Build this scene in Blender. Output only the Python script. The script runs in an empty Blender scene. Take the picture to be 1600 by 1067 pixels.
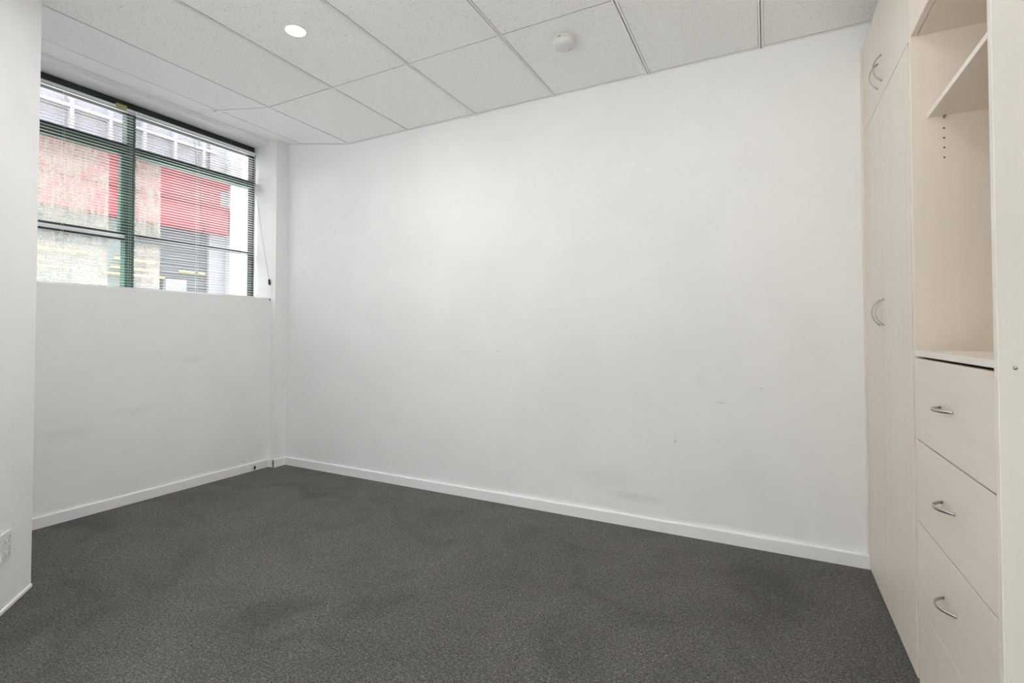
import bpy, bmesh, math, random
from mathutils import Vector, Matrix
random.seed(7)
scene = bpy.context.scene
COL = scene.collection

# ------------------------------------------------------------------ camera
CAM_H = 1.1639
yaw, pitch, roll = math.radians(28.517), math.radians(1.198), math.radians(0.027)
fw = Vector((-math.sin(yaw) * math.cos(pitch), math.cos(yaw) * math.cos(pitch), math.sin(pitch)))
rt = Vector((math.cos(yaw), math.sin(yaw), 0))
up = rt.cross(fw)
r2 = rt * math.cos(roll) + up * math.sin(roll)
u2 = -rt * math.sin(roll) + up * math.cos(roll)
cam_data = bpy.data.cameras.new('camera')
cam = bpy.data.objects.new('camera', cam_data)
COL.objects.link(cam)
cam.matrix_world = Matrix(((r2.x, u2.x, -fw.x, 0), (r2.y, u2.y, -fw.y, 0), (r2.z, u2.z, -fw.z, CAM_H), (0, 0, 0, 1)))
cam_data.sensor_fit = 'HORIZONTAL'
cam_data.sensor_width = 36.0
cam_data.lens = 800.17 / 1600 * 36.0
cam_data.shift_x = (800 - 763.72) / 1600
cam_data.shift_y = (502.32 - 533.5) / 1600
cam_data.clip_start = 0.02
cam_data.clip_end = 300
scene.camera = cam

# ------------------------------------------------------------------ world, exposure
world = bpy.data.worlds.new('overcast_sky')
scene.world = world
world.use_nodes = True
wn = world.node_tree.nodes
wn['Background'].inputs['Color'].default_value = (0.965, 0.982, 1.0, 1)
wn['Background'].inputs['Strength'].default_value = 10.5
sun_data = bpy.data.lights.new('sun', 'SUN')
sun = bpy.data.objects.new('sun', sun_data)
COL.objects.link(sun)
sun_data.energy = 19.0
sun_data.angle = math.radians(2.0)
sun_data.color = (1.0, 0.985, 0.96)
sun.rotation_euler = Vector((0.27, -0.02, -0.96)).to_track_quat('-Z', 'Y').to_euler()   # near the zenith, down into the street and the yard
vs = scene.view_settings
vs.view_transform = 'Standard'
vs.look = 'None'
vs.exposure = 0.10
vs.gamma = 1.0
vs.use_curve_mapping = False
LAMP_W = 11.5            # watts of the downlights (scaled per lamp)
cy = scene.cycles
cy.max_bounces = 14
cy.diffuse_bounces = 10
cy.glossy_bounces = 4
cy.transparent_max_bounces = 24
cy.caustics_reflective = False
cy.caustics_refractive = False
cy.use_denoising = True
cy.sample_clamp_indirect = 8.0

# ------------------------------------------------------------------ mesh helpers
class MB:
    """collects shapes; build() links them as one mesh object"""
    def __init__(self):
        self.v = []; self.f = []; self.smooth = []
    def add(self, verts, faces, smooth=False):
        o = len(self.v)
        self.v += [tuple(p) for p in verts]
        self.f += [tuple(i + o for i in fc) for fc in faces]
        self.smooth += [smooth] * len(faces)
        return self
    def box(self, x0, x1, y0, y1, z0, z1):
        v = [(x0, y0, z0), (x1, y0, z0), (x1, y1, z0), (x0, y1, z0), (x0, y0, z1), (x1, y0, z1), (x1, y1, z1), (x0, y1, z1)]
        return self.add(v, [(0, 3, 2, 1), (4, 5, 6, 7), (0, 1, 5, 4), (1, 2, 6, 5), (2, 3, 7, 6), (3, 0, 4, 7)])
    def prism(self, poly, a0, a1, axis='y'):
        """extrude a 2D polygon: axis 'y' -> poly in (x,z); 'z' -> (x,y); 'x' -> (y,z)"""
        n = len(poly)
        def p(q, a):
            return {'y': (q[0], a, q[1]), 'z': (q[0], q[1], a), 'x': (a, q[0], q[1])}[axis]
        v = [p(q, a0) for q in poly] + [p(q, a1) for q in poly]
        f = [tuple(range(n)), tuple(range(2 * n - 1, n - 1, -1))]
        f += [(i, (i + 1) % n + 0, (i + 1) % n + n, i + n) for i in range(n)]
        return self.add(v, f)
    def tube(self, path, ra, rb=None, up=(0, 0, 1), n=10, caps=True):
        rb = rb or ra
        P = [Vector(p) for p in path]; rings = []
        up = Vector(up)
        for i, p in enumerate(P):
            t = (P[min(i + 1, len(P) - 1)] - P[max(i - 1, 0)]).normalized()
            s = t.cross(up)
            if s.length < 1e-4: s = t.cross(Vector((1, 0, 0)))
            s.normalize(); w = s.cross(t).normalized()
            a = ra[i] if isinstance(ra, (list, tuple)) else ra
            b = rb[i] if isinstance(rb, (list, tuple)) else rb
            rings.append([p + s * a * math.cos(2 * math.pi * k / n) + w * b * math.sin(2 * math.pi * k / n) for k in range(n)])
        v = [q for r in rings for q in r]; f = []
        for i in range(len(P) - 1):
            for k in range(n):
                f.append((i * n + k, i * n + (k + 1) % n, (i + 1) * n + (k + 1) % n, (i + 1) * n + k))
        if caps:
            f.append(tuple(range(n))[::-1]); f.append(tuple((len(P) - 1) * n + k for k in range(n)))
        return self.add(v, f, True)
    def lathe(self, prof, c=(0, 0, 0), n=40):
        """profile of (radius, z)"""
        v = []; f = []
        for r, z in prof:
            for k in range(n):
                a = 2 * math.pi * k / n
                v.append((c[0] + r * math.cos(a), c[1] + r * math.sin(a), c[2] + z))
        for i in range(len(prof) - 1):
            for k in range(n):
                f.append((i * n + k, i * n + (k + 1) % n, (i + 1) * n + (k + 1) % n, (i + 1) * n + k))
        f.append(tuple(range(n))); f.append(tuple((len(prof) - 1) * n + k for k in range(n)))
        return self.add(v, f, True)
    def mesh(self, name, mat, bevel=0.0, seg=2):
        me = bpy.data.meshes.new(name)
        me.from_pydata(self.v, [], self.f)
        me.polygons.foreach_set('use_smooth', self.smooth)
        bm = bmesh.new(); bm.from_mesh(me)
        bmesh.ops.recalc_face_normals(bm, faces=bm.faces)
        if bevel:
            eg = [e for e in bm.edges if len(e.link_faces) == 2 and e.calc_face_angle(0) > 0.5]
            bmesh.ops.bevel(bm, geom=eg, offset=bevel, segments=seg, affect='EDGES', profile=0.5, clamp_overlap=True)
        bm.to_mesh(me); bm.free()
        me.materials.append(mat)
        return me
    def build(self, name, mat, parent=None, bevel=0.0, seg=2, loc=None):
        return link(name, self.mesh(name, mat, bevel, seg), parent, loc)

def link(name, me, parent=None, loc=None, rot=None):
    o = bpy.data.objects.new(name, me)
    COL.objects.link(o)
    if parent: o.parent = parent
    if loc: o.location = loc
    if rot: o.rotation_euler = rot
    return o
def empty(name, loc=(0, 0, 0)):
    o = bpy.data.objects.new(name, None)
    o.empty_display_size = 0.05
    COL.objects.link(o); o.location = loc
    return o
def tag(o, label=None, cat=None, group=None, kind=None):
    if label: o['label'] = label
    if cat: o['category'] = cat
    if group: o['group'] = group
    if kind: o['kind'] = kind
    return o
def struct(o, label=None, cat=None): return tag(o, label, cat, kind='structure')

# ------------------------------------------------------------------ materials
def mat(name, rgb, rough=0.6, metal=0.0, spec=0.5):
    m = bpy.data.materials.new(name); m.use_nodes = True
    b = m.node_tree.nodes['Principled BSDF']
    b.inputs['Base Color'].default_value = (*rgb, 1)
    b.inputs['Roughness'].default_value = rough
    b.inputs['Metallic'].default_value = metal
    b.inputs['Specular IOR Level'].default_value = spec
    return m
def N(m, t, **kw):
    n = m.node_tree.nodes.new(t)
    for k, v in kw.items():
        if hasattr(n, k): setattr(n, k, v)
        else: n.inputs[k.replace('_', ' ')].default_value = v
    return n
def L(m, a, ao, b, bi): m.node_tree.links.new(a.outputs[ao], b.inputs[bi])
def BS(m): return m.node_tree.nodes['Principled BSDF']
def coords(m, scale=(1, 1, 1), geo=True):
    """world-position (geometry) or object coordinates, scaled"""
    mp = N(m, 'ShaderNodeMapping'); mp.inputs['Scale'].default_value = scale
    if geo: L(m, N(m, 'ShaderNodeNewGeometry'), 'Position', mp, 'Vector')
    else: L(m, N(m, 'ShaderNodeTexCoord'), 'Object', mp, 'Vector')
    return mp
def noise(m, vec, scale, detail=2.0, rough=0.5, dist=0.0):
    n = N(m, 'ShaderNodeTexNoise'); n.inputs['Scale'].default_value = scale
    n.inputs['Detail'].default_value = detail; n.inputs['Roughness'].default_value = rough
    n.inputs['Distortion'].default_value = dist
    L(m, vec, 'Vector', n, 'Vector'); return n
def ramp(m, src, out, stops):
    r = N(m, 'ShaderNodeValToRGB'); el = r.color_ramp.elements
    while len(el) < len(stops): el.new(0.5)
    for e, (p, c) in zip(el, stops):
        e.position = p; e.color = c if len(c) == 4 else (*c, 1)
    L(m, src, out, r, 'Fac'); return r
def g(v): return (v, v, v, 1)
def mix(m, fac, a, b, mode='MIX'):
    """fac: (node, out) or float; a,b : (node,out) or colour"""
    x = N(m, 'ShaderNodeMix'); x.data_type = 'RGBA'; x.blend_type = mode
    for sock, val in ((x.inputs[0], fac), (x.inputs[6], a), (x.inputs[7], b)):
        if isinstance(val, tuple) and hasattr(val[0], 'outputs'): m.node_tree.links.new(val[0].outputs[val[1]], sock)
        elif isinstance(val, (int, float)): sock.default_value = val
        else: sock.default_value = val if len(val) == 4 else (*val, 1)
    return x
def mixout(m, x, b, s='Base Color'): m.node_tree.links.new(x.outputs[2], b.inputs[s])
def bump(m, src, out, strength, dist):
    b = N(m, 'ShaderNodeBump'); b.inputs['Strength'].default_value = strength; b.inputs['Distance'].default_value = dist
    L(m, src, out, b, 'Height'); L(m, b, 'Normal', BS(m), 'Normal'); return b

def paint(name, rgb, marks=(), rough=0.55, smudge=0.05):
    """painted plasterboard: faint roller texture, faint grubby clouds, a few scuffs of their own shape"""
    m = mat(name, rgb, rough, spec=0.35)
    v = coords(m)
    n1 = noise(m, v, 1.7, 4, 0.55, 0.4)
    dirty = tuple(c * (1 - smudge) for c in rgb)
    r = ramp(m, n1, 'Fac', [(0.40, rgb), (0.75, dirty)])
    cur = (r, 'Color')
    for c, rad, dens in marks:
        s = N(m, 'ShaderNodeVectorMath', operation='SUBTRACT'); s.inputs[1].default_value = c
        L(m, N(m, 'ShaderNodeNewGeometry'), 'Position', s, 0)
        d = N(m, 'ShaderNodeVectorMath', operation='DIVIDE'); d.inputs[1].default_value = rad
        L(m, s, 'Vector', d, 0)
        ln = N(m, 'ShaderNodeVectorMath', operation='LENGTH'); L(m, d, 'Vector', ln, 0)
        rr = ramp(m, ln, 'Value', [(0.35, g(dens)), (1.0, g(0))])
        nn = noise(m, v, 1.2 / max(min(rad), 0.004), 3, 0.6)
        ml = N(m, 'ShaderNodeMath', operation='MULTIPLY'); L(m, rr, 'Color', ml, 0); L(m, nn, 'Fac', ml, 1)
        x = mix(m, (ml, 'Value'), cur, tuple(q * 0.35 for q in rgb))
        cur = (x, 2)
    m.node_tree.links.new(cur[0].outputs[cur[1]], BS(m).inputs['Base Color'])
    bump(m, noise(m, v, 420, 2), 'Fac', 0.06, 0.001)
    return m

WALL = (0.895, 0.895, 0.897)
M = {}
M['wall'] = paint('white_wall_paint', WALL)
M['wall_back'] = paint('white_wall_paint_scuffed', WALL, [
    ((-0.228, 3.138, 0.772), (0.030, 0.05, 0.004), 0.8), ((-0.474, 3.138, 0.53), (0.010, 0.05, 0.010), 1.0),
    ((-0.474, 3.138, 0.56), (0.003, 0.05, 0.03), 0.5), ((-1.633, 3.138, 1.032), (0.008, 0.05, 0.007), 0.8),
    ((-0.03, 3.138, 0.86), (0.006, 0.05, 0.006), 0.8), ((-0.70, 3.138, 0.175), (0.20, 0.05, 0.035), 0.28),
    ((-0.9, 3.138, 0.27), (0.28, 0.05, 0.10), 0.12), ((-3.54, 3.138, 1.69), (0.035, 0.05, 0.015), 0.3)])
M['wall_left'] = paint('white_wall_paint_marked', WALL, [
    ((-3.816, 2.766, 0.096), (0.05, 0.022, 0.004), 1.0), ((-3.816, 2.33, 0.96), (0.05, 0.10, 0.03), 0.15),
    ((-3.816, 1.55, 0.53), (0.05, 0.25, 0.05), 0.15), ((-3.816, 1.9, 0.62), (0.05, 0.3, 0.04), 0.10)])
M['trim'] = mat('white_gloss_trim', (0.90, 0.90, 0.90), 0.32)
M['grid'] = mat('white_grid_metal', (0.86, 0.86, 0.858), 0.5)
M['plastic'] = mat('white_plastic', (0.80, 0.80, 0.79), 0.35)
M['plastic_old'] = mat('aged_white_plastic', (0.70, 0.695, 0.68), 0.4)
M['plastic_grey'] = mat('grey_plastic', (0.50, 0.50, 0.50), 0.45)
M['black'] = mat('black_plastic', (0.012, 0.012, 0.012), 0.45)
M['dark'] = mat('dark_void', (0.03, 0.028, 0.025), 0.9)
M['void'] = mat('ceiling_void_backing', (0.35, 0.35, 0.34), 0.9)

# mineral-fibre ceiling tile: pits and pinholes
def tile_mat():
    m = mat('mineral_fibre_tile', (0.80, 0.80, 0.79), 0.9, spec=0.15)
    v = coords(m)
    n1 = noise(m, v, 150, 3, 0.6, 0.3)
    pits = ramp(m, n1, 'Fac', [(0.325, g(1)), (0.385, g(0))])
    vo = N(m, 'ShaderNodeTexVoronoi'); vo.inputs['Scale'].default_value = 120; vo.inputs['Randomness'].default_value = 1
    L(m, v, 'Vector', vo, 'Vector')
    holes = ramp(m, vo, 'Distance', [(0.10, g(1)), (0.17, g(0))])
    ad = N(m, 'ShaderNodeMath', operation='MAXIMUM'); L(m, pits, 'Color', ad, 0); L(m, holes, 'Color', ad, 1)
    n3 = noise(m, v, 260, 2)
    base = ramp(m, n3, 'Fac', [(0.3, (0.875, 0.875, 0.872)), (0.7, (0.925, 0.925, 0.922))])
    x = mix(m, (ad, 'Value'), (base, 'Color'), (0.50, 0.495, 0.48))
    mixout(m, x, BS(m))
    inv = N(m, 'ShaderNodeMath', operation='SUBTRACT'); inv.inputs[0].default_value = 1.0; L(m, ad, 'Value', inv, 1)
    bump(m, inv, 'Value', 0.5, 0.0015)
    return m
M['tile'] = tile_mat()

# cut-pile carpet
def carpet_mat():
    m = mat('charcoal_cut_pile_carpet', (0.09, 0.088, 0.08), 0.95, spec=0.1)
    v = coords(m)
    fine = noise(m, v, 135, 5, 0.9, 0.6)
    c1 = ramp(m, fine, 'Fac', [(0.38, (0.010, 0.0095, 0.008)), (0.5, (0.094, 0.090, 0.078)), (0.62, (0.290, 0.281, 0.254))])
    mid = noise(m, v, 60, 2, 0.6)
    c2 = ramp(m, mid, 'Fac', [(0.3, g(0.86)), (0.7, g(1.10))])
    big = noise(m, v, 2.1, 6, 0.60, 1.1)
    c3 = ramp(m, big, 'Fac', [(0.33, g(0.70)), (0.47, g(0.98)), (0.63, g(1.14))])
    x1 = mix(m, 1.0, (c1, 'Color'), (c2, 'Color'), 'MULTIPLY')
    x2 = mix(m, 1.0, (x1, 2), (c3, 'Color'), 'MULTIPLY')
    mixout(m, x2, BS(m))
    bump(m, fine, 'Fac', 0.9, 0.006)
    b = BS(m)
    b.inputs['Sheen Weight'].default_value = 0.15
    b.inputs['Sheen Roughness'].default_value = 0.6
    return m
M['carpet'] = carpet_mat()

# pale maple laminate
def laminate(name, axis, tint=(1, 1, 1)):
    m = mat(name, (0.66, 0.60, 0.51), 0.42, spec=0.4)
    sc = {'z': (55, 55, 1.2), 'y': (55, 1.4, 40)}[axis]
    v = coords(m, sc)
    n1 = noise(m, v, 1.0, 5, 0.6, 0.25)
    v2 = coords(m, {'z': (9, 9, 0.6), 'y': (9, 0.7, 8)}[axis])
    n2 = noise(m, v2, 1.0, 2)
    a = ramp(m, n1, 'Fac', [(0.30, (0.790, 0.712, 0.632)), (0.70, (0.812, 0.737, 0.657))])
    bcol = ramp(m, n2, 'Fac', [(0.3, g(0.985)), (0.7, g(1.012))])
    x = mix(m, 1.0, (a, 'Color'), (bcol, 'Color'), 'MULTIPLY')
    x = mix(m, 1.0, (x, 2), tint, 'MULTIPLY')
    mixout(m, x, BS(m))
    bump(m, n1, 'Fac', 0.03, 0.0005)
    return m
M['lam_v'] = laminate('pale_maple_laminate', 'z')
M['lam_h'] = laminate('pale_maple_laminate_crosswise', 'y')
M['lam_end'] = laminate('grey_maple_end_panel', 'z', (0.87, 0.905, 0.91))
M['edge'] = mat('cream_edge_band', (0.83, 0.785, 0.71), 0.4)
M['nickel'] = mat('brushed_nickel', (0.52, 0.50, 0.47), 0.30, 1.0)
M['steel'] = mat('screw_steel', (0.45, 0.43, 0.38), 0.35, 1.0)

M['green'] = mat('dark_green_window_paint', (0.04, 0.12, 0.085), 0.35)
M['green_black'] = mat('black_green_seal', (0.010, 0.022, 0.018), 0.5)
M['lit_transom'] = mat('pale_transom_highlight', (0.70, 0.74, 0.78), 0.35, 0.2)
def slat_mat():
    m = mat('white_blind_slat', (0.82, 0.82, 0.83), 0.4)
    b = BS(m); b.inputs['Specular IOR Level'].default_value = 0.3
    return m
M['slat'] = slat_mat()
M['rail'] = mat('white_blind_rail', (0.86, 0.86, 0.88), 0.4)
M['cord'] = mat('white_cord', (0.75, 0.75, 0.75), 0.7)
M['cord_grey'] = mat('grey_cord', (0.22, 0.22, 0.22), 0.7)
M['tagm'] = mat('yellow_green_clip', (0.42, 0.40, 0.16), 0.45)
def glass_mat():
    m = bpy.data.materials.new('window_glass'); m.use_nodes = True
    t = m.node_tree; t.nodes.remove(BS(m))
    tr = N(m, 'ShaderNodeBsdfTransparent'); tr.inputs['Color'].default_value = (0.97, 0.975, 0.97, 1)
    gl = N(m, 'ShaderNodeBsdfGlossy'); gl.inputs['Roughness'].default_value = 0.02
    mx = N(m, 'ShaderNodeMixShader'); mx.inputs[0].default_value = 0.05
    L(m, tr, 'BSDF', mx, 1); L(m, gl, 'BSDF', mx, 2)
    L(m, mx, 'Shader', t.nodes['Material Output'], 'Surface')
    return m
M['glass'] = glass_mat()
def film_mat():
    """grime on the outer glass: streaky pale dirt that lets part of the light through"""
    m = bpy.data.materials.new('grimy_glass_film'); m.use_nodes = True
    t = m.node_tree; t.nodes.remove(BS(m))
    v = coords(m, (1, 30, 4)); n1 = noise(m, v, 1.6, 5, 0.7, 0.4)
    v2 = coords(m, (1, 7, 5)); n2 = noise(m, v2, 1.0, 3, 0.6)
    ad = N(m, 'ShaderNodeMath', operation='MULTIPLY_ADD'); L(m, n2, 'Fac', ad, 0); ad.inputs[1].default_value = 0.45; L(m, n1, 'Fac', ad, 2)
    f = ramp(m, ad, 'Value', [(0.58, g(0.08)), (0.86, g(0.74))])
    tr = N(m, 'ShaderNodeBsdfTransparent')
    tl = N(m, 'ShaderNodeBsdfTranslucent'); tl.inputs['Color'].default_value = (0.36, 0.345, 0.32, 1)
    df = N(m, 'ShaderNodeBsdfDiffuse'); df.inputs['Color'].default_value = (0.55, 0.52, 0.46, 1)
    m1 = N(m, 'ShaderNodeMixShader'); m1.inputs[0].default_value = 0.35
    L(m, tl, 'BSDF', m1, 1); L(m, df, 'BSDF', m1, 2)
    m2 = N(m, 'ShaderNodeMixShader'); L(m, f, 'Color', m2, 0); L(m, tr, 'BSDF', m2, 1); L(m, m1, 'Shader', m2, 2)
    L(m, m2, 'Shader', t.nodes['Material Output'], 'Surface')
    return m
M['film'] = film_mat()
def lamp_mat(s):
    m = bpy.data.materials.new('lit_diffuser'); m.use_nodes = True
    b = BS(m); b.inputs['Base Color'].default_value = (0.9, 0.9, 0.9, 1)
    b.inputs['Emission Color'].default_value = (1.0, 0.975, 0.94, 1); b.inputs['Emission Strength'].default_value = s
    return m
M['lit'] = lamp_mat(9.0)
# outdoors
M['red'] = mat('red_fascia_paint', (0.23, 0.040, 0.050), 0.6, spec=0.25)
M['red_dark'] = mat('dark_red_moulding', (0.17, 0.022, 0.032), 0.6, spec=0.25)
M['render_w'] = paint('white_masonry', (0.35, 0.35, 0.348), smudge=0.12, rough=0.8)
M['render_g'] = paint('pale_grey_masonry', (0.27, 0.275, 0.30), smudge=0.12, rough=0.8)
M['render_b'] = paint('pale_blue_grey_masonry', (0.255, 0.27, 0.29), smudge=0.12, rough=0.8)
M['mauve'] = mat('mauve_grey_glass', (0.22, 0.22, 0.255), 0.25)
M['winframe'] = mat('white_window_frame', (0.31, 0.31, 0.33), 0.5)
M['shutter'] = mat('grey_roller_shutter', (0.11, 0.118, 0.13), 0.6)
M['shutter2'] = mat('teal_grey_shopfront', (0.17, 0.20, 0.20), 0.5)
M['yellow'] = mat('pale_yellow_reflection', (0.60, 0.57, 0.22), 0.5)
M['added_wall'] = paint('grey_added_wall', (0.20, 0.20, 0.195), smudge=0.15, rough=0.85)
M['render_o'] = paint('grey_outer_render', (0.45, 0.45, 0.44), smudge=0.15, rough=0.85)
M['paving'] = mat('pale_added_paving', (0.72, 0.72, 0.71), 0.9)
M['asphalt'] = mat('street_paving', (0.30, 0.30, 0.295), 0.9)

# ------------------------------------------------------------------ room dimensions (metres)
D = 3.138          # back wall
XW = -3.816        # face of the low wall under the window
XC = -3.747        # face of the corner pier
YC = 3.018         # side of the corner pier
XR = 1.05          # right wall
YR = -1.75         # rear wall, behind the camera
ZC = 2.712         # flat ceiling
XS = -3.014        # where the ceiling starts to rise towards the window
XB = -3.565        # seam in the rising part
XH = -3.868        # face of the window head
def zs(x): return ZC + (XS - x) * 0.1746
ZSILL = 1.462
YJ = 1.03          # hidden far-left jamb of the window
XOUT = -4.22

# ------------------------------------------------------------------ floor
fl = MB().box(XOUT, XR + 0.15, YR - 0.15, D + 0.15, -0.12, 0.0).build('floor', M['carpet'])
struct(fl, 'dark grey cut-pile carpet floor with vacuum marks')

# ------------------------------------------------------------------ walls
b = MB().box(XOUT, XR + 0.15, D, D + 0.15, 0, 3.05)
struct(b.build('wall_back', M['wall_back']), 'long plain white back wall with faint scuffs')
b = MB().box(XOUT, XW, YJ - 0.02, YC + 0.02, 0, ZSILL)
struct(b.build('wall_left', M['wall_left'], bevel=0.004), 'low white wall under the window')
b = MB().box(XOUT, XC, YC, D + 0.02, 0, 3.05)
struct(b.build('wall_pier', M['wall'], bevel=0.0025), 'narrow white corner pier beside the window')
# window head with a rounded lower edge
rr = 0.007; ZH = 2.820
prof = [(XOUT, ZH), (XOUT, 3.05), (XH, 3.05), (XH, ZH + rr)]
prof += [(XH - rr + rr * math.cos(a), ZH + rr - rr * math.sin(a)) for a in [math.radians(k) for k in (15, 30, 45, 60, 75)]] + [(XH - rr, ZH)]
struct(MB().prism(prof, YJ - 0.02, YC + 0.01, 'y').build('wall_head', M['wall']), 'white plaster soffit above the window')
# angled wall in the left foreground
ad_ = Vector((0.748, -0.664)); A0 = Vector((-2.987, 1.094)) + ad_ * 0.018
B0 = A0 + ad_ * 1.35
poly = [tuple(A0), tuple(B0), (B0.x, YR - 0.15), (XOUT, YR - 0.15), (XOUT, YJ), (-3.75, YJ)]
struct(MB().prism(poly, 0.0, 2.95, 'z').build('wall_angled', M['wall'], bevel=0.004), 'white angled wall in the left foreground')
struct(MB().box(XR, XR + 0.15, YR - 0.15, D + 0.02, 0, 3.05).build('wall_right', M['wall']), 'white wall behind the wardrobe')
RW0, RW1, RZ0, RZ1 = -1.95, 0.25, 0.04, 2.15      # opening added behind the camera to let in fill daylight
b = MB().box(B0.x - 0.02, RW0, YR - 0.15, YR, 0, 3.05).box(RW1, XR + 0.02, YR - 0.15, YR, 0, 3.05)
b.box(RW0, RW1, YR - 0.15, YR, 0, RZ0).box(RW0, RW1, YR - 0.15, YR, RZ1, 3.05)
struct(b.build('wall_rear', M['wall']), 'white wall behind the camera with a wide window added for fill light')

# ------------------------------------------------------------------ skirting boards
BH, BT = 0.068, 0.016
def board_profile(s0, s1):
    return [(s0, 0.0), (s1, 0.0), (s1, BH - 0.005), (s1 + (s0 - s1) * 0.35, BH), (s0, BH)]
b = MB().prism(board_profile(XW, XW + BT), YJ, YC - BT, 'y')
struct(b.build('baseboard_left', M['trim']), 'white skirting board under the window wall')
b = MB().prism(board_profile(XC, XC + BT), YC - BT, D - BT, 'y')
bpier = b.build('baseboard_pier', M['trim']); struct(bpier, 'short white skirting board round the corner pier')
MB().box(XW, XC + BT - 0.0005, YC - BT, YC, 0, BH - 0.001).build('return_board', M['trim'], bpier)
b = MB().prism(board_profile(D, D - BT), XC, 0.46, 'x')
struct(b.build('baseboard_back', M['trim']), 'long white skirting board along the back wall')
# thin bead at the foot of the angled wall
nrm = Vector((0.664, 0.748))
q0, q1 = A0 + ad_ * 0.005, B0
MBt = MB().prism([tuple(q0 - nrm * 0.02), tuple(q1 - nrm * 0.02), tuple(q1 + nrm * 0.008), tuple(q0 + nrm * 0.008)], 0, 0.016, 'z')
struct(MBt.build('trim_1', M['trim'], bevel=0.003), 'thin white bead at the foot of the angled wall')

# ------------------------------------------------------------------ ceiling: grid of tiles
ceil = MB().box(XS - 0.01, XR + 0.1, YR - 0.1, D + 0.1, ZC + 0.022, ZC + 0.06).prism(
    [(XS, zs(XS) + 0.022), (XH - 0.1, zs(XH - 0.1) + 0.022), (XH - 0.1, zs(XH - 0.1) + 0.06), (XS, zs(XS) + 0.06)], YJ - 0.3, D + 0.1, 'y').build('ceiling', M['void'])
struct(ceil, 'white suspended ceiling of speckled tiles in a metal grid')
rows = [(2.363, D), (1.043, 2.363), (-0.157, 1.043), (-1.357, -0.157), (YR, -1.357)]
cols = [(XS + 0.6 * i, min(XS + 0.6 * (i + 1), XR)) for i in range(7)]
FL, GAP, TH = 0.012, 0.0007, 0.018     # half flange, shadow gap, tile thickness
LIGHTS = [(-2.116, 1.812), (-0.314, 1.790)]
shared = {}
for (y0, y1) in rows:
    for (x0, x1) in cols:
        w, h = x1 - x0 - 2 * FL - 2 * GAP, y1 - y0 - 2 * FL - 2 * GAP
        if y1 == D: h = y1 - y0 - FL - GAP - 0.02
        key = (round(w, 3), round(h, 3))
        if key not in shared:
            shared[key] = MB().box(0, w, 0, h, 0, TH).mesh('ceiling_tile', M['tile'], 0.0012, 1)
        link('ceiling_tile', shared[key], ceil, (x0 + FL + GAP, y0 + FL + GAP, ZC + 0.003))
for i in range(1, 7):
    x = XS + 0.6 * i
    MB().box(x - FL, x + FL, YR, D, ZC, ZC + 0.0016).box(x - 0.002, x + 0.002, YR, D, ZC, ZC + 0.022).build('grid_bar', M['grid'], ceil)
for y in (2.363, 1.043, -0.157, -1.357):
    for (x0, x1) in cols:
        MB().box(x0 + FL + 0.0008, x1 - FL - 0.0008, y - FL, y + FL, ZC + 0.0004, ZC + 0.0019).build('grid_bar', M['grid'], ceil)
# fold bar where the ceiling tilts upward
MB().prism([(XS + FL, ZC), (XS, ZC - 0.0004), (XS - FL, zs(XS - FL)), (XS - FL, zs(XS - FL) + 0.002), (XS, ZC + 0.002), (XS + FL, ZC + 0.002)], YR, D, 'y').build('grid_bar', M['grid'], ceil)
# wall angle along back wall
b = MB().box(XS - 0.005, XR, D - 0.019, D, ZC + 0.0004, ZC + 0.002)
b.prism([(XS, ZC + 0.0004), (XH, zs(XH) + 0.0004), (XH, zs(XH) + 0.002), (XS, ZC + 0.002)], D - 0.019, D, 'y')
struct(b.build('trim_2', M['grid']), 'thin white wall angle along the top of the back wall')
# rising panels
def slope_panel(name, xa, xb, y0, y1, m, dz=0.003, th=0.015):
    MB().prism([(xa, zs(xa) + dz), (xb, zs(xb) + dz), (xb, zs(xb) + dz + th), (xa, zs(xa) + dz + th)], y0, y1, 'y').build(name, m, ceil, bevel=0.0012, seg=1)
for (y0, y1) in ((2.363 + FL + GAP, D - 0.02), (1.043 + FL + GAP, 2.363 - FL - GAP), (0.6, 1.043 - FL - GAP)):
    slope_panel('ceiling_tile', XS - FL - GAP, XB + 0.003, y0, y1, M['tile'])
    slope_panel('plain_strip', XB - 0.002, XH - 0.05, y0, y1, M['wall'], 0.0015)
for y in (2.363, 1.043):
    slope_panel('grid_bar', XS - FL, XH - 0.02, y - FL, y + FL, M['grid'], 0.0002, 0.0016)

# ------------------------------------------------------------------ window
XF0, XF1 = -4.098, -4.036
YWL, YWR = YJ, YC - 0.006
win = empty('window_1', (XF0, (YWL + YWR) / 2, ZSILL))
struct(win, 'dark green framed window looking onto a red-fronted building')
def wpart(name, mb, m, bevel=0.003, parent=None):
    o = mb.build(name, m, parent or win, bevel)
    if (parent or win) is win: o.location = (-win.location.x, -win.location.y, -win.location.z)
    return o
MU0, MU1 = 1.968, 2.028
wpart('head_rail', MB().box(XF0, XF1, YWL, YWR, 2.742, ZH), M['green_black'])
wpart('bottom_rail', MB().box(XF0, XF1, YWL, YWR, ZSILL, ZSILL + 0.02), M['green'])
wpart('jamb', MB().box(XF0, XF1, YWL, YWL + 0.04, ZSILL, 2.745), M['green'])
wpart('jamb', MB().box(XF0, XF1, YWR - 0.018, YWR, ZSILL, 2.745), M['green_black'])
wpart('mullion', MB().box(XF0, XF1 + 0.004, MU0, MU1, ZSILL + 0.01, 2.744), M['green'])
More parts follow.
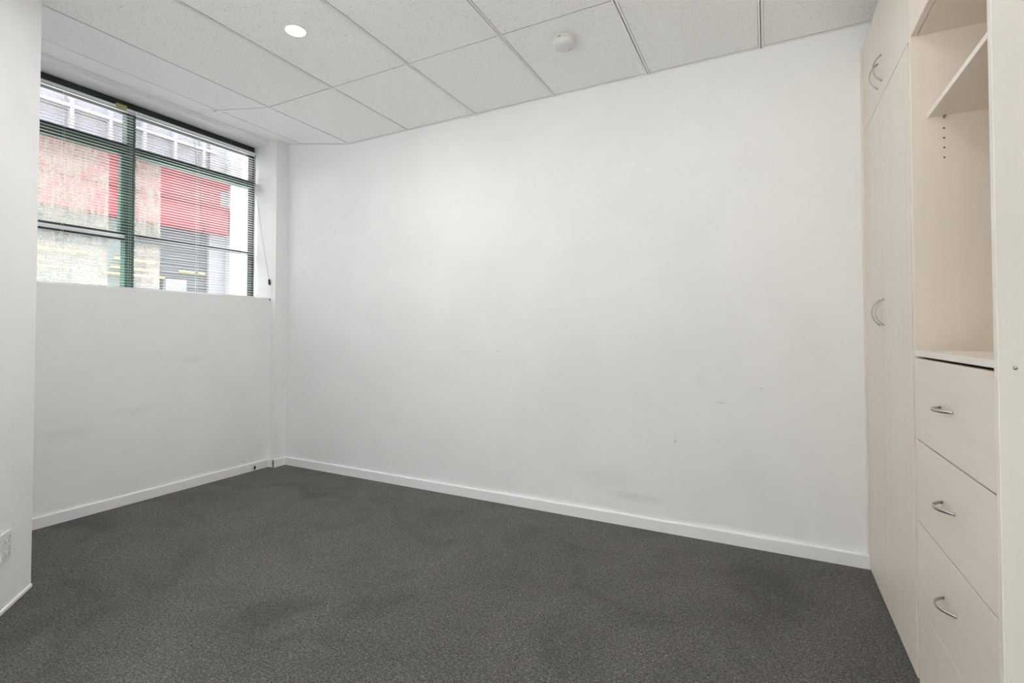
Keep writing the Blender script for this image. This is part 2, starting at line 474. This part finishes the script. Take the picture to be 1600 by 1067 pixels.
for (ya, yb) in ((YWL + 0.03, MU0 + 0.002), (MU1 - 0.002, YWR - 0.012)):
    wpart('upper_transom', MB().box(XF0, XF1, ya, yb, 2.448, 2.502), M['green'])
    wpart('transom_lip', MB().box(XF0, XF1 + 0.01, ya, yb, 2.497, 2.508), M['green_black'], 0.002)
    wpart('lower_transom', MB().box(XF0, XF1, ya, yb, 1.858, 1.874), M['green_black'], 0.002)
    if ya < 1.5:
        wpart('transom_highlight', MB().box(XF0 + 0.01, XF1 - 0.004, ya, yb, 1.832, 1.860), M['lit_transom'], 0.002)  # pale strip paints the light caught on the transom between its dark edges
        wpart('lower_transom', MB().box(XF0, XF1, ya, yb, 1.820, 1.834), M['green_black'], 0.002)
    for z0, z1 in ((ZSILL + 0.015, 1.825 if ya < 1.5 else 1.862), (1.870, 2.452), (2.498, 2.745)):
        wpart('pane', MB().box(-4.072, -4.067, ya - 0.004, yb + 0.004, z0, z1), M['glass'], 0)
# sash in the left light
wpart('sash', MB().box(-4.086, XF1 - 0.006, MU0 - 0.030, MU0 + 0.001, 1.872, 2.452).box(-4.086, XF1 - 0.006, YWL + 0.03, MU0, 2.434, 2.452), M['green'])
# grime on the outside of the lower lights
for (ya, yb) in ((YWL + 0.035, 1.880), (MU1 + 0.001, 2.232)):
    for (z0, z1) in ((ZSILL + 0.018, 1.822), (1.872, 2.436)):
        wpart('grime_film', MB().box(-4.0790, -4.0785, ya, yb, z0, z1), M['film'], 0)

win2 = empty('fill_window', ((RW0 + RW1) / 2, YR - 0.10, RZ0))  # unseen window, added so daylight fills the room from behind
struct(win2, 'wide window added behind the camera for fill light')
def w2part(name, mb, m):
    o = mb.build(name, m, win2, 0.002); o.location = (-win2.location.x, -win2.location.y, -win2.location.z)
ya, yb = YR - 0.125, YR - 0.07
w2part('head_rail', MB().box(RW0, RW1, ya, yb, RZ1 - 0.05, RZ1), M['green'])
w2part('bottom_rail', MB().box(RW0, RW1, ya, yb, RZ0, RZ0 + 0.05), M['green'])
for x in (RW0, (RW0 + RW1) / 2 - 0.025, RW1 - 0.05):
    w2part('mullion', MB().box(x, x + 0.05, ya, yb, RZ0 + 0.05, RZ1 - 0.05), M['green'])
for x0, x1 in ((RW0 + 0.05, (RW0 + RW1) / 2 - 0.025), ((RW0 + RW1) / 2 + 0.025, RW1 - 0.05)):
    w2part('pane', MB().box(x0, x1, YR - 0.10, YR - 0.095, RZ0 + 0.05, RZ1 - 0.05), M['glass'])

# ------------------------------------------------------------------ venetian blinds
def blind(y0, y1, label, cords, right):
    XBL = -4.009
    root = empty('venetian_blind', (XBL, (y0 + y1) / 2, 1.47))
    tag(root, label, 'blind', 'venetian blinds at the window')
    cx, cyy, cz = root.location
    ln = y1 - y0
    hr = MB().prism([(-0.0135, -0.012), (0.0135, -0.012), (0.0135, 0.012), (0.011, 0.013), (-0.011, 0.013), (-0.0135, 0.012)], -ln / 2, ln / 2, 'y')
    hr.build('head_rail', M['rail'], root, loc=(0, 0, 2.747 - cz))
    MB().box(0.0138, 0.0146, -ln / 2, ln / 2, -0.013, -0.0095).build('rail_lip', M['green_black'], root, loc=(0, 0, 2.747 - cz))
    br = MB().tube([(0, -ln / 2, 0), (0, ln / 2, 0)], 0.0125, 0.008, n=14)
    br.build('bottom_rail', M['rail'], root, loc=(0, 0, 1.4765 - cz))
    # slat: shallow curved strip
    seg = 4; W = 0.025; t = 0.0004
    top = [(-W / 2 + W * k / seg, 0.0018 * (1 - (2 * k / seg - 1) ** 2)) for k in range(seg + 1)]
    prof = top + [(x, z - t) for x, z in reversed(top)]
    me = MB().prism(prof, -ln / 2 + 0.002, ln / 2 - 0.002, 'y').mesh('slat', M['slat'])
    rng = random.Random(3 if right else 11)
    z = 1.500; n = 0
    while z < 2.722:
        tilt = math.radians(6 + rng.uniform(-1.5, 1.5))
        o = link('slat', me, root, (rng.uniform(-0.0008, 0.0008), 0, z - cz), (0, tilt, rng.uniform(-0.0006, 0.0006)))
        n += 1
        z += 0.0203 + (rng.uniform(-0.0035, 0.0035) if z < 1.80 else rng.uniform(-0.0005, 0.0005))
    for yc in cords:
        for dx in (-0.0136, 0.0136):
            MB().tube([(dx, yc - cyy, 1.478 - cz), (dx, yc - cyy, 2.738 - cz)], 0.0007, n=5).build('ladder_cord', M['cord'], root)
    return root
bl_l = blind(1.045, 2.004, 'white venetian blind in the left half of the window', (1.30, 1.585, 1.985), False)
bl_r = blind(2.010, 3.002, 'white venetian blind in the right half, its cord tied to the wall', (2.030, 2.48, 2.90), True)
def to(root, mb, name, m, bevel=0.0):
    o = mb.build(name, m, root, bevel)
    o.location = (-root.location.x, -root.location.y, -root.location.z); return o
# lift cord drawn aside to the pier, with its black tassel
p0 = Vector((-3.992, 2.985, 2.74)); p1 = Vector((-3.990, 2.992, 2.43)); p2 = Vector((-3.822, 3.009, 1.622))
path = [p0, p0.lerp(p1, 0.5), p1] + [p1.lerp(p2, k / 8) + Vector((0, 0, -0.012 * math.sin(math.pi * k / 8))) for k in range(1, 9)]
to(bl_r, MB().tube(path, 0.0012, n=6), 'lift_cord', M['cord_grey'])
to(bl_r, MB().tube([(-3.822, 3.009, 1.628), (-3.821, 3.009, 1.618), (-3.817, 3.009, 1.600), (-3.815, 3.009, 1.582), (-3.815, 3.009, 1.574)], [0.004, 0.010, 0.0125, 0.012, 0.005], [0.003, 0.007, 0.0085, 0.008, 0.004], up=(0, 1, 0), n=12), 'cord_tassel', M['black'])
to(bl_r, MB().tube([(-3.815, 3.010, 1.575), (-3.80, 3.012, 1.55), (-3.79, 3.014, 1.52), (-3.795, 3.014, 1.49)], 0.0008, n=5), 'cord_tail', M['cord'])
to(bl_l, MB().box(-4.03, -3.990, 1.878, 1.945, 2.752, 2.772).box(-3.994, -3.988, 1.878, 1.945, 2.736, 2.772), 'head_bracket', M['tagm'], 0.002)
to(bl_l, MB().box(-4.000, -3.992, 1.792, 1.836, 1.468, 1.479).box(-3.9925, -3.988, 1.800, 1.826, 1.464, 1.474), 'rail_clip', M['plastic_grey'], 0.0015)

# ------------------------------------------------------------------ ceiling fittings
def downlight(x, y, label, k=1.0):
    r = empty('downlight', (x, y, ZC + 0.003))
    tag(r, label, 'light', 'recessed downlights')
    MB().lathe([(0.0520, 0.0), (0.0585, -0.0005), (0.0590, -0.0025), (0.0560, -0.0045), (0.0515, -0.005), (0.0480, -0.002)], n=48).build('trim_ring', M['plastic'], r)
    MB().lathe([(0.049, -0.0008), (0.049, -0.0030), (0.035, -0.0055), (0.018, -0.0068), (0.004, -0.0070)], n=48).build('diffuser', M['lit'], r)
    ld = bpy.data.lights.new('downlight_lamp', 'AREA'); ld.shape = 'DISK'; ld.size = 0.095; ld.energy = LAMP_W * k
    ld.color = (1.0, 0.985, 0.965)
    lo = bpy.data.objects.new('lamp', ld); COL.objects.link(lo); lo.parent = r; lo.location = (0, 0, -0.0085)
    return r
downlight(*LIGHTS[0], 'round glowing downlight in the ceiling near the window', 1.2)
downlight(*LIGHTS[1], 'round downlight in the ceiling in front of the wardrobe', 0.35)

sd = empty('smoke_detector', (-0.925, 2.540, ZC + 0.003)); sd.scale = (1.12, 1.12, 1.12)
tag(sd, 'round white domed smoke detector on a ceiling tile', 'smoke detector')
MB().lathe([(0.052, 0.0), (0.0535, -0.002), (0.0535, -0.012), (0.050, -0.014), (0.046, -0.0145)], n=48).build('base_ring', M['plastic_old'], sd)
MB().lathe([(0.047, -0.013), (0.047, -0.017)], n=48).build('shadow_gap', M['dark'], sd)
MB().lathe([(0.050, -0.0165), (0.0555, -0.0175), (0.0568, -0.020), (0.0560, -0.028), (0.0515, -0.038), (0.044, -0.0445), (0.030, -0.0485), (0.015, -0.050), (0.003, -0.0503)], n=48).build('dome', M['plastic_old'], sd)
def sd_disc(name, x, y, z, rx, ry, m, nz=(0, 0, -1)):
    mb = MB().lathe([(1.0, 0.0), (0.9, -0.0012), (0.4, -0.0016)], n=20)
    mb.v = [(vx * rx, vy * ry, vz) for vx, vy, vz in mb.v]
    return mb.build(name, m, sd, loc=(x, y, z))
sd_disc('sounder_vent', 0.016, 0.016, -0.0478, 0.0125, 0.008, M['plastic_grey'])
sd_disc('test_button', -0.020, 0.018, -0.0470, 0.0085, 0.006, M['plastic_grey'])
sd_disc('indicator_lamp', -0.003, 0.008, -0.0497, 0.0035, 0.0025, M['plastic_grey'])
MB().box(-0.012, -0.002, -0.0540, -0.052, -0.0150, -0.0125).box(-0.003, -0.002, -0.0541, -0.052, -0.0150, -0.003).build('bayonet_slot', M['dark'], sd)

hk = empty('ceiling_hook', (-3.592, 2.350, zs(-3.592)))
tag(hk, 'tiny white plastic hook clipped to the ceiling seam by the window', 'hook')
MB().box(-0.012, 0.012, -0.009, 0.009, -0.003, 0.0015).build('clip', M['plastic'], hk, 0.001)
MB().tube([(0, -0.002, -0.003), (0, -0.004, -0.010), (0, -0.010, -0.014), (0, -0.017, -0.012), (0, -0.019, -0.006)], 0.0018, n=8, up=(1, 0, 0)).build('hook_arm', M['plastic'], hk)

# ------------------------------------------------------------------ power outlet on the angled wall
ang = math.atan2(ad_.y, ad_.x)
oc = A0 + ad_ * (0.196 + 0.039) 
po = empty('power_outlet', (oc.x, oc.y, 0.274)); po.rotation_euler = (0, 0, ang)
tag(po, 'white double power outlet low on the angled wall', 'outlet')
# local: x along the wall (towards camera), +y out of the wall into the room
MB().box(-0.039, 0.039, -0.001, 0.009, -0.057, 0.057).build('plate', M['plastic'], po, 0.003)
for dz in (0.022, -0.026):
    MB().prism([(0.0085, -0.008), (0.0160, -0.007), (0.0120, 0.008), (0.0085, 0.008)], 0.004, 0.016, 'x').build('rocker_switch', M['plastic'], po, 0.0008, loc=(0, 0, dz))
    for sx, sz, rz in ((-0.020, 0.006, 0.4), (-0.020, -0.010, -0.4), (-0.026, 0.012, 0.0)):
        MB().box(-0.0012, 0.0012, 0.0088, 0.0095, -0.0035, 0.0035).build('socket_slot', M['dark'], po, loc=(sx, 0, dz + sz)).rotation_euler = (0, rz, 0)

# dark cable end sticking out of the left skirting board
cb = empty('cable_stub', (XW + BT, 2.863, 0.022))
tag(cb, 'dark frayed cable end poking from the skirting under the window', 'cable')
MB().tube([(-0.004, 0.006, 0.012), (0.006, 0.004, 0.010), (0.013, -0.002, -0.002), (0.014, -0.006, -0.012)], [0.006, 0.0075, 0.006, 0.003], n=8).build('cable_end', M['black'], cb)
MB().tube([(0.003, -0.006, 0.004), (0.009, -0.014, 0.000), (0.011, -0.020, -0.004)], 0.0022, n=6).build('loose_wire', M['cord_grey'], cb)
nl = MB().box(-0.003, 0.006, -0.005, 0.002, -0.012, 0.004).build('wall_plug', M['cord_grey'], None, 0.001, loc=(XW + 0.001, YC - 0.004, ZSILL - 0.010))
tag(nl, 'tiny dark plug at the right end of the window ledge', 'plug')
chp = MB().prism([(-0.014, 0.0), (0.012, 0.001), (0.004, 0.006), (-0.008, 0.005)], -0.003, 0.001, 'y').build('paint_flake', M['trim'], None, loc=(0.253, D - BT - 0.0005, BH - 0.006))
tag(chp, 'small lifted paint flake on the skirting near the wardrobe', 'paint flake')

# ------------------------------------------------------------------ fitted wardrobe
XD = 0.432; XCAR = 0.452; XBK = 1.04; ZT = 2.5855
def bow(length, proj, hw, th):
    """bow handle along local z, standing out along -x"""
    n = 16; path = []; wa = []; wb = []
    for k in range(n + 1):
        u = -1 + 2 * k / n
        path.append((-proj * (1 - abs(u) ** 2.3), 0, u * length / 2))
        wa.append(hw * (0.75 + 0.25 * (1 - u * u))); wb.append(th * (0.9 + 0.25 * u * u))
    return MB().tube(path, wa, wb, up=(1, 0, 0), n=12).mesh('handle', M['nickel'])
H_DOOR = bow(0.112, 0.030, 0.0050, 0.0030)
H_DRAW = bow(0.114, 0.031, 0.0052, 0.0030)
def front(root, name, y0, y1, z0, z1, m, x0=XD, th=0.018):
    """door or drawer front, origin at its centre"""
    cx, cyy, cz = root.location
    c = (x0 + th / 2, (y0 + y1) / 2, (z0 + z1) / 2)
    o = MB().box(-th / 2, th / 2, -(y1 - y0) / 2, (y1 - y0) / 2, -(z1 - z0) / 2, (z1 - z0) / 2).build(name, m, root, bevel=0.0012)
    o.location = (c[0] - cx, c[1] - cyy, c[2] - cz); o['c'] = c
    return o
def handle(door, y, z, horiz=False):
    c = door['c']
    h = link('handle', H_DRAW if horiz else H_DOOR, door, (-0.009 , y - c[1], z - c[2]), (math.radians(90), 0, 0) if horiz else None)
    h['label'] = 'brushed nickel bow handle'
    return h
wd = empty('wardrobe', (0.74, 2.66, 0.0))
tag(wd, 'tall pale maple wardrobe with four doors against the back wall', 'wardrobe')
YU0, YU1 = 2.190, 3.122
body = MB().box(XCAR, XBK, YU0 + 0.001, YU0 + 0.019, 0, ZT).box(XCAR, XBK, YU1 - 0.018, YU1, 0, ZT).box(XCAR, XBK, YU0 + 0.019, YU1 - 0.018, ZT - 0.018, ZT)
body.box(XCAR, XBK, YU0 + 0.019, YU1 - 0.018, 0.0, 0.04).box(XBK - 0.012, XBK, YU0 + 0.019, YU1 - 0.018, 0.04, ZT - 0.018).box(XCAR, XBK, YU0 + 0.019, YU1 - 0.018, 2.146, 2.164)
o = body.build('body', M['lam_v'], wd); o.location = (-0.74, -2.66, 0)
o = MB().box(XD - 0.008, XCAR + 0.02, YU1 + 0.001, D - 0.001, BH + 0.004, ZT).build('filler_strip', M['edge'], wd, 0.001); o.location = (-0.74, -2.66, 0)
YS = 2.703
dA = front(wd, 'door', YS + 0.002, YU1 - 0.002, 0.008, 2.1510, M['lam_v'])
dB = front(wd, 'door', 2.212, YS - 0.002, 0.008, 2.1515, M['lam_v'])
uA = front(wd, 'upper_door', YS + 0.002, YU1 - 0.002, 2.155, ZT - 0.002, M['lam_v'])
uB = front(wd, 'upper_door', 2.192, YS - 0.002, 2.155, ZT - 0.002, M['lam_v'])
handle(dA, YS + 0.055, 1.249); handle(dB, YS - 0.031, 1.249)
handle(uA, YS + 0.030, 2.272); handle(uB, YS - 0.055, 2.272)
for dd in (dA, dB, uA, uB): del dd['c']

un = empty('shelf_unit', (0.74, 1.83, 0.0))
tag(un, 'pale maple unit with an open shelf niche above drawers', 'shelf unit')
YF, YN = 2.170, 1.500          # inner faces of the gables
ox = (-0.74, -1.83, 0)
def up_(name, mb, m, bevel=0.001):
    o = mb.build(name, m, un, bevel); o.location = ox; return o
up_('side_panel', MB().box(XD, XBK, YF, YF + 0.0185, 0, ZT), M['lam_v'])
up_('side_panel', MB().box(XD + 0.001, XBK, YN - 0.0185, YN, 0, ZT), M['lam_v'])
ep = up_('end_panel', MB().box(XD - 0.004, XBK + 0.005, YN - 0.038, YN - 0.0195, 0, ZT), M['lam_end'])
up_('edge_band', MB().box(XD - 0.0012, XD + 0.0003, YF + 0.0008, YF + 0.0177, 1.087, 2.152), M['edge'], 0)
up_('edge_band', MB().box(XD - 0.0005, XD + 0.0012, YN - 0.0180, YN - 0.0005, 0.001, 2.152), M['edge'], 0)
up_('edge_band', MB().box(XD - 0.0056, XD - 0.0038, YN - 0.0375, YN - 0.0200, 0.001, ZT), M['edge'], 0)
up_('back_panel', MB().box(XBK - 0.012, XBK, YN, YF, 0.0, ZT), M['lam_v'], 0)
up_('niche_base', MB().box(XD, XBK - 0.012, YN + 0.0005, YF - 0.0005, 1.0865, 1.1045), M['edge'])
up_('niche_top', MB().box(XD + 0.019, XBK - 0.012, YN + 0.0005, YF - 0.0005, 2.152, 2.170), M['lam_h'])
up_('top_board', MB().box(XD + 0.019, XBK - 0.012, YN + 0.0005, YF - 0.0005, ZT - 0.018, ZT), M['lam_h'])
sh = up_('shelf', MB().box(0.4745, XBK - 0.014, YN + 0.001, YF - 0.001, 1.873, 1.889), M['lam_h'])
up_('shelf_edge', MB().box(0.4730, 0.4746, YN + 0.001, YF - 0.001, 1.873, 1.889), M['edge'], 0)
pin = MB().tube([(0.515, YF + 0.001, 1.866), (0.515, YF - 0.010, 1.866)], 0.0032, n=12).box(0.511, 0.519, YF - 0.010, YF - 0.001, 1.8695, 1.8728)
up_('shelf_pin', pin, M['steel'], 0)
hole = MB().tube([(0, 0.002, 0), (0, -0.0004, 0)], 0.0026, n=12).mesh('pin_hole', M['dark'])
for k in range(4):
    link('pin_hole', hole, un, (0.5145 - 0.74, YF - 1.83, 1.836 - 0.032 * k - 0.004))
zz = [1.0814, 0.812, 0.5456, 0.2764, 0.008]
for k in range(4):
    d = front(un, 'drawer', YN + 0.004, YF + 0.0165, zz[k + 1] + 0.0025, zz[k] - (0.003 if k == 0 else 0.0025), M['lam_h'], x0=XD - 0.0005)
    zc = (zz[k] + zz[k + 1]) / 2
    handle(d, 1.842, zc + 0.004, True)
    # drawer box behind the front
    bx = MB().box(0.012, 0.50, -0.320, -0.305, -0.10, 0.08).box(0.012, 0.50, 0.305, 0.312, -0.10, 0.08).box(0.012, 0.50, -0.305, 0.305, -0.10, -0.09)
    bx.build('drawer_box', M['edge'], d)
    del d['c']
ud = front(un, 'upper_door', YN + 0.002, YF + 0.0165, 2.155, ZT - 0.002, M['lam_v'], x0=XD - 0.019 + 0.0185)
del ud['c']
# screw in the end panel and a plugged hole
sc = MB().tube([(0.4535, YN - 0.0370, 1.090), (0.4535, YN - 0.0395, 1.090)], [0.0042, 0.0032], n=14)
up_('screw', sc, M['steel'], 0)

# ------------------------------------------------------------------ street and the building opposite
st = MB().box(-30, XOUT - 0.003, -24, 26, -0.35, -0.15).build('street', M['asphalt'])
struct(MB().box(XOUT - 0.002, 24, -24, YR - 0.16, -0.35, -0.15).build('added_yard', M['paving']), 'pale concrete yard added out of view to bounce daylight indoors')  # added unseen ground, pale so it throws light up to the ceiling
struct(st, 'pale street between the window and the building opposite')
up_st = MB().box(XOUT, 6, YR - 0.15, 24, 3.10, 12.5).box(XOUT, 6, D + 0.16, 24, -0.15, 3.10).box(XR + 0.16, 6, YR - 0.15, D + 0.16, -0.15, 3.10)  # added unseen masses that keep sky light off the facade opposite
struct(up_st.build('added_storeys', M['render_o']), 'grey blocks added above and beside the room to shade the street')
yw = MB().box(-14, 16, -9.3, -9.0, -0.15, 3.6).box(-14, 16, -9.36, -8.94, 3.6, 3.72).build('added_yard_wall', M['added_wall'])  # added unseen wall, blocks the low sky from the rear opening
struct(yw, 'grey yard wall added out of view to cut the low sky light')
FX = -10.0
bd = empty('shop_building', (FX, 4.5, -0.15))
tag(bd, 'white building across the street with a red fascia canopy', 'building')
def bp(name, mb, m, bevel=0.0, parent=None):
    o = mb.build(name, m, parent or bd, bevel)
    if not parent: o.location = (-FX, -4.5, 0.15)
    return o
bp('wall', MB().box(FX - 4, FX - 0.25, -6, 6.86, -0.15, 6.3), M['render_g'])
# upper storey: white-framed windows
wx = [-1.0, 0.25, 1.05, 1.85, 2.65, 3.30, 4.09, 4.66, 5.22, 5.78, 6.35, 6.64]
bp('upper_wall', MB().box(FX - 0.25, FX - 0.05, -6, 6.70, 5.75, 6.3), M['render_w'])
for i in range(len(wx) - 1):
    y0, y1 = wx[i], wx[i + 1]
    w = bp('window', MB().box(FX - 0.16, FX - 0.06, y0 - 0.03, y0 + 0.025, 4.25, 5.76).box(FX - 0.16, FX - 0.05, y0 + 0.025, y1 - 0.03, 4.87, 4.93).box(FX - 0.16, FX - 0.06, y0 + 0.035, y1 - 0.045, 5.60, 5.76), M['winframe'])
    MB().box(FX - 0.20, FX - 0.15, y0 + 0.02, y1 - 0.03, 4.25, 4.85).build('pane', M['mauve'], w)
    MB().box(FX - 0.20, FX - 0.15, y0 + 0.02, y1 - 0.03, 4.94, 5.62).build('pane', M['mauve'], w)
# red canopy
can = bp('canopy', MB().box(FX - 0.25, FX + 0.02, -6, 6.66, 3.72, 4.16), M['red'])
MB().prism([(FX - 0.2, 4.14), (FX + 0.03, 4.14), (FX + 0.17, 4.24), (FX + 0.17, 4.29), (FX - 0.2, 4.29)], -6, 6.80, 'y').build('cornice', M['red'], can)
MB().prism([(FX - 0.2, 3.66), (FX + 0.09, 3.66), (FX + 0.13, 3.71), (FX + 0.13, 3.76), (FX - 0.2, 3.78)], -6, 6.80, 'y').build('moulding', M['red_dark'], can)
MB().box(FX - 0.2, FX + 0.09, -6, 6.78, 3.19, 3.665).build('fascia_board', M['red'], can)
# ground floor
shu = bp('roller_shutter', MB().box(FX - 0.25, FX - 0.18, 5.0, 6.50, -0.15, 3.3), M['shutter'])
mb = MB()
for k in range(36):
    z = 0.0 + k * 0.088
    mb.prism([(FX - 0.19, z), (FX - 0.165, z + 0.02), (FX - 0.165, z + 0.062), (FX - 0.19, z + 0.082)], 5.0, 6.50, 'y')
sl = mb.build('shutter_slats', M['shutter'], shu); sl['kind'] = 'stuff'
bp('pilaster', MB().box(FX - 0.25, FX - 0.10, 6.50, 6.86, -0.15, 6.3), M['render_g'])
shop = bp('shopfront', MB().box(FX - 0.25, FX - 0.16, -6, 5.0, -0.15, 3.3), M['shutter2'])
for (y0, y1, z) in ((3.2, 4.35, 2.50), (3.2, 3.75, 2.34), (3.5, 4.1, 2.22), (4.75, 5.45, 2.47), (4.7, 5.5, 2.31), (4.6, 5.62, 2.20), (5.9, 6.2, 2.36), (3.2, 3.6, 2.12), (6.28, 6.42, 2.36)):  # yellow bars stand in for indoor lights reflected in the window glass
    MB().tube([(FX - 0.10, y0, z), (FX - 0.10, y1, z)], 0.022, n=8).box(FX - 0.17, FX - 0.10, y0 + 0.02, y0 + 0.05, z - 0.01, z + 0.01).box(FX - 0.17, FX - 0.10, y1 - 0.05, y1 - 0.02, z - 0.01, z + 0.01).build('yellow_reflection', M['yellow'], shop)
MB().box(FX - 0.17, FX - 0.05, 5.62, 6.02, 1.2, 2.19).build('sign_panel', M['render_g'], shu, 0.01)
MB().tube([(FX + 0.20, 5.98, 4.9), (FX + 0.21, 6.05, 4.2), (FX + 0.19, 6.14, 3.6), (FX + 0.16, 6.22, 3.19), (FX + 0.05, 6.22, 3.10)], 0.009, n=6).build('drop_cable', M['black'], can)
nb = empty('white_pillar', (FX - 0.2, 7.0, -0.15))
tag(nb, 'tall white masonry pillar right of the red canopy', 'pillar')
MB().box(-0.9, 0.25, -0.14, 0.17, 0, 6.6).build('shaft', M['render_w'], nb)
MB().box(-0.9, 0.28, -0.135, 0.20, 0, 0.4).build('plinth', M['render_g'], nb)
nc = empty('neighbour_building', (FX - 0.6, 10.5, -0.15))
tag(nc, 'pale grey building seen at the right edge of the window', 'building')
MB().box(-4, 0, -3.28, 9, 0, 6.4).build('wall', M['render_b'], nc)
MB().prism([(-4, 6.4), (0.15, 6.4), (0.15, 6.6), (-4, 6.6)], -3.28, 9.1, 'y').build('parapet', M['render_g'], nc)
